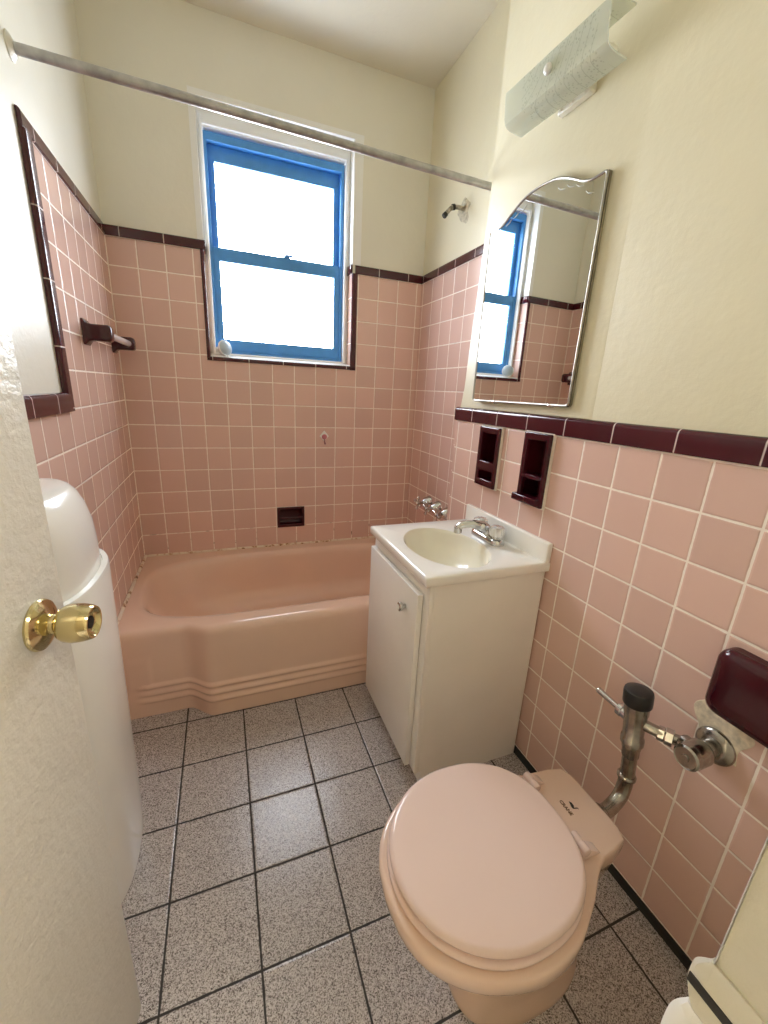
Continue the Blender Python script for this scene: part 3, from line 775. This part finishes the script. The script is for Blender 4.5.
tl = ['maroon ceramic tumbler holder farther from the door, with a thick solid middle shelf', 'maroon ceramic tumbler holder nearer the door, with a jutting bottom lip']
for k, (a, b, z0, z1) in enumerate(TH):
    yc = (a + b) / 2
    r = thing('tumbler_holder', tl[k], 'wall holder', (XR, yc, z0), 'maroon ceramic holders above the sink')
    y0, y1 = b, a
    w = .017
    zmid0, zmid1 = (z0 + .062, z0 + .098) if k == 0 else (z0 + .088, z0 + .100)
    bm = bmesh.new()
    # front frame standing proud of the tiles with two openings, and the glazed pocket behind
    panel(bm, (XR - .020, 0, 0), (0, 1, 0), (0, 0, 1), (-1, 0, 0), [y0, y0 + w + .008 * 0, y1 - w, y1], [z0, z0 + .026, zmid0, zmid1, z1 - .024, z1],
          lambda y, z: y0 + w < y < y1 - w and (z0 + .026 < z < zmid0 or zmid1 < z < z1 - .024), .021)
    rel(obj('frame', bm, M['maroon'], bevel=.004, seg=3), r)
    bm = bmesh.new()
    hy0, hy1, hz0, hz1 = hol[k]
    panel(bm, (XR + .055, 0, 0), (0, 1, 0), (0, 0, 1), (-1, 0, 0), [hy0 + .001, hy1 - .001], [hz0 + .001, hz1 - .001], lambda y, z: False, .004)
    for q in ((hy0 + .001, hy0 + .005, hz0 + .001, hz1 - .001), (hy1 - .005, hy1 - .001, hz0 + .001, hz1 - .001), (hy0 + .001, hy1 - .001, hz0 + .001, hz0 + .006), (hy0 + .001, hy1 - .001, hz1 - .006, hz1 - .001)):
        box(bm, XR - .002, XR + .056, q[0], q[1], q[2], q[3])
    rel(obj('pocket', bm, M['maroon']), r)
    bm = bmesh.new()
    if k == 0: box(bm, XR - .012, XR + .050, hy0 + .004, hy1 - .004, zmid0 + .002, zmid1 - .003)
    else: box(bm, XR - .024, XR + .050, hy0 + .004, hy1 - .004, zmid0 + .001, zmid1 - .001)
    rel(obj('shelf', bm, M['maroon'], bevel=.003), r)
    bm = bmesh.new()
    if k == 0: box(bm, XR - .021, XR - .001, y0 + .010, y1 - .004, z0 + .020, z0 + .028)
    else: box(bm, XR - .038, XR - .004, y0 + .004, y1 + .004, z0 + .006, z0 + .030)
    rel(obj('bottom_lip', bm, M['maroon'], bevel=.004, seg=3), r)
    bm = bmesh.new(); panel(bm, (XR - .010, 0, 0), (0, 1, 0), (0, 0, 1), (-1, 0, 0), [y0 - .004, y0 + .002, y1 - .002, y1 + .002], [z0 - .003, z0 + .002, z1 - .002, z1 + .003], lambda y, z: y0 + .002 < y < y1 - .002 and z0 + .002 < z < z1 - .002, .009)
    g = rel(obj('grout_edge', bm, simple('white_grout', (.80, .74, .66), .7)), r); g['label'] = 'white grout edge'

sd = thing('soap_dish', 'small dark maroon recessed soap dish in the tiles above the tub', 'soap dish', (.775, 0, SD[2]))
bm = bmesh.new(); x0, x1, z0, z1 = SD
panel(bm, (0, -.007, 0), (1, 0, 0), (0, 0, 1), (0, -1, 0), [x0 - .004, x0 + .010, x1 - .010, x1 + .004], [z0 - .004, z0 + .014, z1 - .010, z1 + .004], lambda x, z: x0 + .01 < x < x1 - .01 and z0 + .014 < z < z1 - .01, .0075)
rel(obj('rim', bm, M['maroon'], bevel=.002), sd)
bm = bmesh.new()
NP = 14
pr = []
for i in range(NP + 1):                     # scooped back
    a = PI * i / NP
    pr.append((.046 * math.sin(a) ** .7, (z0 + z1) / 2 - (z1 - z0 - .008) / 2 * math.cos(a)))
vs = [[bm.verts.new((x, y - .001, z)) for y, z in pr] for x in (x0 + .003, x1 - .003)]
for i in range(NP): bm.faces.new((vs[0][i], vs[1][i], vs[1][i + 1], vs[0][i + 1]))
bm.faces.new(vs[0]); bm.faces.new(list(reversed(vs[1])))
rel(obj('bowl', bm, M['maroon']), sd)
bm = bmesh.new(); tube(bm, [(x0 + .008, -.006, z0 + .052), ((x0 + x1) / 2, -.013, z0 + .052), (x1 - .008, -.006, z0 + .052)], .007, 12)
rel(obj('grab_bar', bm, M['maroon']), sd)

hk = thing('wall_hook', 'small white diamond adhesive hook with rose knob on the tiles below the window', 'hook', (.970, 0, 1.0))
bm = bmesh.new(); pts = [(.970, 1.040), (.943, 1.008), (.970, .978), (.998, 1.008)]
loft(bm, [[(x, -.0005, z) for x, z in pts], [(x, -.004, z) for x, z in pts]]); rel(obj('backplate', bm, M['white_plastic'], bevel=.001), hk)
bm = bmesh.new(); lathe(bm, (.971, -.004, 1.004), (0, -1, 0), [(.015, 0), (.015, .004), (.012, .007), (.005, .008)], 24); rel(obj('boss', bm, M['hook_pink']), hk)
bm = bmesh.new(); tube(bm, bez([(.971, -.006, .998), (.971, -.012, .985), (.971, -.016, .972), (.972, -.022, .966), (.972, -.028, .972)], 6), .004, 10); rel(obj('hook_arm', bm, simple('rose_grey_plastic', (.30, .14, .15), .4)), hk)

# ------------------------------------------------------------------ towel bar on the left wall
tb = thing('towel_bar', 'short towel bar with two maroon ceramic posts on the left tiled wall', 'towel bar', (0, -.32, 1.42))
for y in (-.522, -.098):
    bm = bmesh.new()
    def rq(x, hy, hz, r): return [(x, y + p[0], 1.418 + p[1]) for p in rrect(0, 0, hy, hz, r, 5)]
    loft(bm, [rq(-.001, .036, .042, .008), rq(.005, .036, .042, .008), rq(.010, .032, .036, .009), rq(.016, .027, .029, .009), rq(.028, .025, .027, .009), rq(.074, .025, .027, .009), rq(.081, .022, .024, .009), rq(.084, .016, .018, .008)])
    rel(obj('post', bm, M['maroon'], sharp=1.0), tb)
bm = bmesh.new(); tube(bm, [(.062, -.500, 1.418), (.062, -.118, 1.418)], .0125, 20)
b = rel(obj('bar', bm, simple('clear_grey_plastic', (.62, .56, .56), .2)), tb); b['label'] = 'pale grey bar'

# ------------------------------------------------------------------ shower curtain rod, shower arm, tub valves
bm = bmesh.new()
A, B = Vector((.004, -.797, 2.042)), Vector((XA + .002, -.742, 2.048))
A2, B2 = Vector((-.004, -.797, 2.036)), Vector((XA + .004, -.742, 2.040))
rod = thing('shower_curtain_rod', 'dull grey metal shower curtain rod spanning the tub', 'curtain rod', A2)
tube(bm, [A2, B2], .0125, 24); rel(obj('tube', bm, M['rod']), rod)
bm = bmesh.new(); lathe(bm, (-.006, -.797, 2.036), (1, 0, 0), [(.030, 0), (.029, .004), (.020, .010), (.014, .012)], 28); rel(obj('wall_flange', bm, M['plaster_gloss']), rod)
bm = bmesh.new(); lathe(bm, (XA + .006, -.742, 2.040), (-1, 0, 0), [(.028, 0), (.027, .004), (.020, .009), (.0135, .012)], 28); rel(obj('wall_flange', bm, M['rod']), rod)

sa = thing('shower_pipe', 'short bare shower pipe poking from broken plaster above the alcove tiles', 'shower arm', (XA, -.395, 2.095))
bm = bmesh.new(); tube(bm, bez([(XA + .01, -.395, 2.096), (1.495, -.395, 2.098), (1.466, -.395, 2.091), (1.445, -.395, 2.072), (1.428, -.395, 2.052)], 6), .0095, 16); rel(obj('pipe', bm, M['bare_metal']), sa)
bm = bmesh.new(); lathe(bm, (1.478, -.395, 2.096), (-1, 0, -.28), [(.0125, 0), (.0125, .012)], 16); rel(obj('joint_ring', bm, M['near_black']), sa)
bm = bmesh.new(); lathe(bm, (1.437, -.395, 2.062), (-.65, 0, -.76), [(.011, 0), (.0115, .012), (.0105, .016), (.007, .0162)], 16); rel(obj('threaded_end', bm, M['near_black']), sa)
bm = bmesh.new()
ring = []
for rr, hh in ((.050, 0), (.042, .004), (.026, .005), (.018, .001)):
    ring.append([(XA + PL - hh, -.398 + rr * (1 + .22 * math.sin(3 * a + 1) + .12 * math.sin(7 * a)) * math.cos(a), 2.088 + rr * (1 + .25 * math.sin(2 * a) + .12 * math.sin(5 * a)) * math.sin(a)) for a in [2 * PI * i / 40 for i in range(40)]])
loft(bm, ring); rel(obj('broken_plaster', bm, M['raw_plaster']), sa)

tvl = ['chrome tub valve with cross handle nearest the window wall', 'middle of the three chrome tub valves with cross handles', 'chrome tub valve with cross handle nearest the sink']
proto = None
def make_valve():
    r = thing('tub_valve', tvl[0], 'faucet valve', (XA, -.300, .665), 'chrome tub valves on the alcove wall')
    x = 0
    bm = bmesh.new(); lathe(bm, (.001, 0, 0), (-1, 0, 0), [(.039, 0), (.038, .006), (.028, .028), (.018, .044), (.014, .048)], 32); obj('escutcheon', bm, M['chrome'], r)
    bm = bmesh.new(); lathe(bm, (-.042, 0, 0), (-1, 0, 0), [(.008, 0), (.008, .032)], 16); obj('stem', bm, M['chrome_old'], r)
    bm = bmesh.new(); lathe(bm, (-.070, 0, 0), (-1, 0, 0), [(.012, 0), (.0125, .010), (.009, .017), (.003, .018)], 20)
    for k in range(4):
        a = k * PI / 2 + .2
        d = (0, math.cos(a), math.sin(a)); lathe(bm, (-.076, 0, 0), d, [(.0065, .006), (.006, .020), (.0095, .030), (.0095, .037), (.005, .041)], 14)
    obj('cross_handle', bm, M['chrome'], r); return r
proto = make_valve()
for i, y in enumerate((-.413, -.530)):
    c = proto.copy(); COL.objects.link(c); c.location = (XA, y, .665); c['label'] = tvl[i + 1]
    for ch in proto.children:
        d = ch.copy(); COL.objects.link(d); d.parent = c

# ------------------------------------------------------------------ mirror
mi = thing('wall_mirror', 'frameless-looking mirror with arched top and thin chrome edge above the sink', 'mirror', (XR, -1.132, 1.25))
mi['label'] = 'tall mirror with scalloped arched top and thin chrome edge above the sink'
def mirror_outline(ins=0.0):
    yc, hw, zb = -1.129, .247 - ins, 1.252 + ins
    pts = [(yc - hw + .010, zb), (yc + hw - .010, zb), (yc + hw - .003, zb + .003), (yc + hw, zb + .010), (yc + hw, 1.826 - ins)]
    prof = [(1.0, 1.836), (.97, 1.839), (.88, 1.837), (.78, 1.838), (.68, 1.845), (.58, 1.857), (.48, 1.869), (.36, 1.881), (.22, 1.890), (0, 1.894)]
    up = [(yc + hw * u, z - ins) for u, z in prof]
    dn = [(yc - hw * u, z - ins) for u, z in reversed(prof)][1:]
    sm = [(p.x, p.y) for p in bez([(a, b, 0) for a, b in up + dn], 4)]
    pts += sm + [(yc - hw, 1.826 - ins), (yc - hw, zb + .010), (yc - hw + .003, zb + .003)]
    return pts
TILT = .0227
def mx_(d, y): return XR - d - (y + 1.132) * TILT
bm = bmesh.new()
o1 = mirror_outline(.004); loft(bm, [[(mx_(.009, y), y, z) for y, z in o1], [(mx_(.018, y), y, z) for y, z in o1]])
gl = rel(obj('mirror_glass', bm, M['mirror'], sharp=.3), mi)
bm = bmesh.new(); tube(bm, [(mx_(.018, y), y, z) for y, z in mirror_outline(.002)], .0036, 10, closed=True)
rel(obj('frame', bm, M['frame_metal'], sharp=1.2), mi)
bm = bmesh.new(); o2 = mirror_outline(-.001); loft(bm, [[(XR - .0005, y, z) for y, z in o2], [(mx_(.014, y), y, z) for y, z in o2]])
rel(obj('back_case', bm, M['chrome_old'], sharp=.5), mi)
for yy in (-1.02, -1.30):
    bm = bmesh.new(); box(bm, mx_(.023, yy), mx_(.006, yy), yy - .008, yy + .008, 1.247, 1.257); rel(obj('clip', bm, M['chrome'], bevel=.002), mi)
bm = bmesh.new()      # etched leaf strokes near the top of the glass
for yy, zz, q in ((-1.00, 1.845, 1), (-1.035, 1.856, 1), (-1.07, 1.862, 1), (-1.20, 1.862, -1), (-1.235, 1.856, -1), (-1.27, 1.845, -1), (-.955, 1.815, 1), (-1.31, 1.815, -1)):
    pts = bez([(mx_(.0183, yy), yy, zz), (mx_(.0183, yy + q * .012), yy + q * .012, zz - .010), (mx_(.0183, yy + q * .03), yy + q * .030, zz - .014)], 5)
    tube(bm, pts, [.0006, .0011, .0015, .0017, .0017, .0015, .0013, .0011, .0009, .0007, .0004], 6)
rel(obj('etched_leaves', bm, M['etch']), mi)

# ------------------------------------------------------------------ wall light
wl_ = thing('wall_light', 'unlit wall light with etched glass shade above the mirror', 'light', (XR, -1.235, 2.05))
LY0, LY1 = -1.420, -1.052
prof = [(1.336, 2.119), (1.290, 2.122), (1.272, 2.120), (1.264, 2.112), (1.2625, 2.10), (1.266, 2.050), (1.270, 2.036), (1.279, 2.028), (1.292, 2.024), (1.312, 2.021), (1.334, 2.020)]
prof = [(x, z + .0) for x, z in prof]
bm = bmesh.new()
th = .004
inn = []
for i, (x, z) in enumerate(prof):
    a = Vector(prof[max(i - 1, 0)]); b = Vector(prof[min(i + 1, len(prof) - 1)]); t = (b - a).normalized()
    inn.append((x - t.y * th, z + t.x * th))
outl = prof + list(reversed(inn))
loft(bm, [[(x, y, z + .016 * (y - LY0) / (LY1 - LY0)) for x, z in outl] for y in [LY0 + (LY1 - LY0) * i / 8 for i in range(9)]])
rel(obj('glass_shade', bm, M['shade'], sharp=.5), wl_)
bm = bmesh.new(); lathe(bm, (1.264, -1.238, 2.082), (-1, 0, 0), [(.004, -.01), (.010, 0), (.0125, .003), (.0125, .007), (.009, .012), (.004, .0135)], 24); rel(obj('finial_nut', bm, M['white_plastic']), wl_)
bm = bmesh.new(); tube(bm, [(XR, -1.238, 2.082), (1.262, -1.238, 2.082)], .004, 12); rel(obj('mounting_rod', bm, M['chrome_old']), wl_)
bm = bmesh.new(); loft(bm, [[(XR + .001, -1.210 + p[0], 2.082 + p[1]) for p in rrect(0, 0, .062, .032, .006, 4)], [(XR - .014, -1.210 + p[0], 2.082 + p[1]) for p in rrect(0, 0, .060, .030, .006, 4)], [(XR - .020, -1.210 + p[0], 2.082 + p[1]) for p in rrect(0, 0, .052, .022, .006, 4)]])
for k in range(5):
    a = -.05 + .025 * k; lathe(bm, (XR - .016, -1.210 + a * .8, 2.058 + .004 * (k % 2)), (-1, 0, 0), [(.0035, 0), (.0035, .004), (.001, .005)], 10)
rel(obj('back_plate', bm, M['plaster_gloss'], bevel=.0), wl_)
for s in (-1, 1):
    bm = bmesh.new(); lathe(bm, (1.345, -1.235 + s * .030, 2.072), (0, s, 0), [(.012, 0), (.013, .030), (.012, .032), (.010, .034), (.016, .060), (.019, .080), (.014, .098), (.003, .103)], 20); rel(obj('lamp_holder', bm, M['socket']), wl_)

# ------------------------------------------------------------------ shower head lying on the window sill
sh = thing('showerhead', 'pale round shower head left lying on the window sill corner', 'shower head', (.435, .035, WZ0 + .012))
c0 = Vector((.462, .030, WZ0 + .048)); axd = Vector((.55, -.72, .16)).normalized()
bm = bmesh.new(); lathe(bm, c0, axd, [(.014, -.062), (.016, -.052), (.018, -.040), (.024, -.026), (.033, -.010), (.0375, -.002), (.0385, .004), (.0370, .008)], 36); rel(obj('bell', bm, M['white_plastic']), sh)
bm = bmesh.new(); lathe(bm, c0, axd, [(.0355, .006), (.0345, .009), (.026, .014), (.013, .0165), (.002, .017)], 36)
fp = rel(obj('face_plate', bm, simple('pale_blue_grey_plastic', (.42, .50, .55), .35)), sh)
bm = bmesh.new(); lathe(bm, c0, axd, [(.011, -.080), (.0115, -.074), (.0115, -.060)], 20); rel(obj('threaded_neck', bm, M['chrome']), sh)

# ------------------------------------------------------------------ hamper behind the door
hm = thing('laundry_hamper', 'white bow-front laundry hamper with domed lid between the door and left wall', 'hamper', (.07, -1.318, FZ))
def bow(D, W, z, n=2.5, yc=-1.318, x0=.003):
    N = 48; out = []
    for i in range(N + 1):
        t = PI * i / N
        out.append((x0 + D * max(0, math.sin(t)) ** (2 / n), yc - W * math.copysign(abs(math.cos(t)) ** (2 / n), math.cos(t)), z))
    return out
bm = bmesh.new()
loft(bm, [bow(.130, .200, FZ), bow(.138, .206, FZ + .010), bow(.141, .208, .05), bow(.147, .210, .45), bow(.152, .212, .836), bow(.150, .210, .842), bow(.139, .199, .843), bow(.138, .198, .838)])
rel(obj('body', bm, M['white_plastic'], sharp=.6), hm)
bm = bmesh.new()
loft(bm, [bow(.136, .196, .836), bow(.1355, .196, .90), bow(.132, .192, .945), bow(.124, .183, .985), bow(.112, .170, 1.015), bow(.100, .158, 1.030), bow(.090, .150, 1.035), bow(.06, .13, 1.037), bow(.03, .11, 1.038)])
rel(obj('lid', bm, M['white_plastic'], sharp=.5), hm)

# ------------------------------------------------------------------ light
W = bpy.data.worlds.new('daylight'); S.world = W; W.use_nodes = True
bg = W.node_tree.nodes['Background']; bg.inputs[0].default_value = (.90, .94, 1.0, 1); bg.inputs[1].default_value = 29.0
lp = bpy.data.lights.new('window_portal', 'AREA'); lp.shape = 'RECTANGLE'; lp.size = .70; lp.size_y = .96
lp.cycles.is_portal = True
po = bpy.data.objects.new('window_portal', lp); po.location = (.76, .17, 1.893); po.rotation_euler = (-PI / 2, 0, 0); link(po)
hl = bpy.data.lights.new('hall_ceiling_lamp', 'AREA'); hl.shape = 'DISK'; hl.size = .45; hl.energy = 30; hl.color = (1, .93, .82)
ho = bpy.data.objects.new('hall_ceiling_lamp', hl); ho.location = (1.05, -3.1, H - .04); link(ho)

# ------------------------------------------------------------------ camera
cam = bpy.data.cameras.new('camera'); co = bpy.data.objects.new('camera', cam); link(co)
yaw, pitch, roll = .3808, .2861, .0506
cy_, sy_, cp, sp = math.cos(yaw), math.sin(yaw), math.cos(pitch), math.sin(pitch)
fw = Vector((sy_ * cp, cy_ * cp, -sp)); r0 = Vector((cy_, -sy_, 0)); u0 = r0.cross(fw)
rr = r0 * math.cos(roll) + u0 * math.sin(roll); uu = -r0 * math.sin(roll) + u0 * math.cos(roll)
mx = Matrix((rr, uu, -fw)).transposed().to_4x4(); mx.translation = (.4285, -2.3385, 1.2692)
co.matrix_world = mx
cam.sensor_fit = 'HORIZONTAL'; cam.sensor_width = 36; cam.lens = 408.46 / 768 * 36; cam.clip_start = .01
S.camera = co
vs_ = S.view_settings; vs_.view_transform = 'Standard'; vs_.look = 'None'; vs_.exposure = 0.12; vs_.gamma = 1.0; vs_.use_curve_mapping = False
S.cycles.use_denoising = True
S.cycles.max_bounces = 12; S.cycles.diffuse_bounces = 8; S.cycles.glossy_bounces = 6; S.cycles.transparent_max_bounces = 12
S.cycles.sample_clamp_indirect = 8.0
S.cycles.caustics_reflective = False; S.cycles.caustics_refractive = False
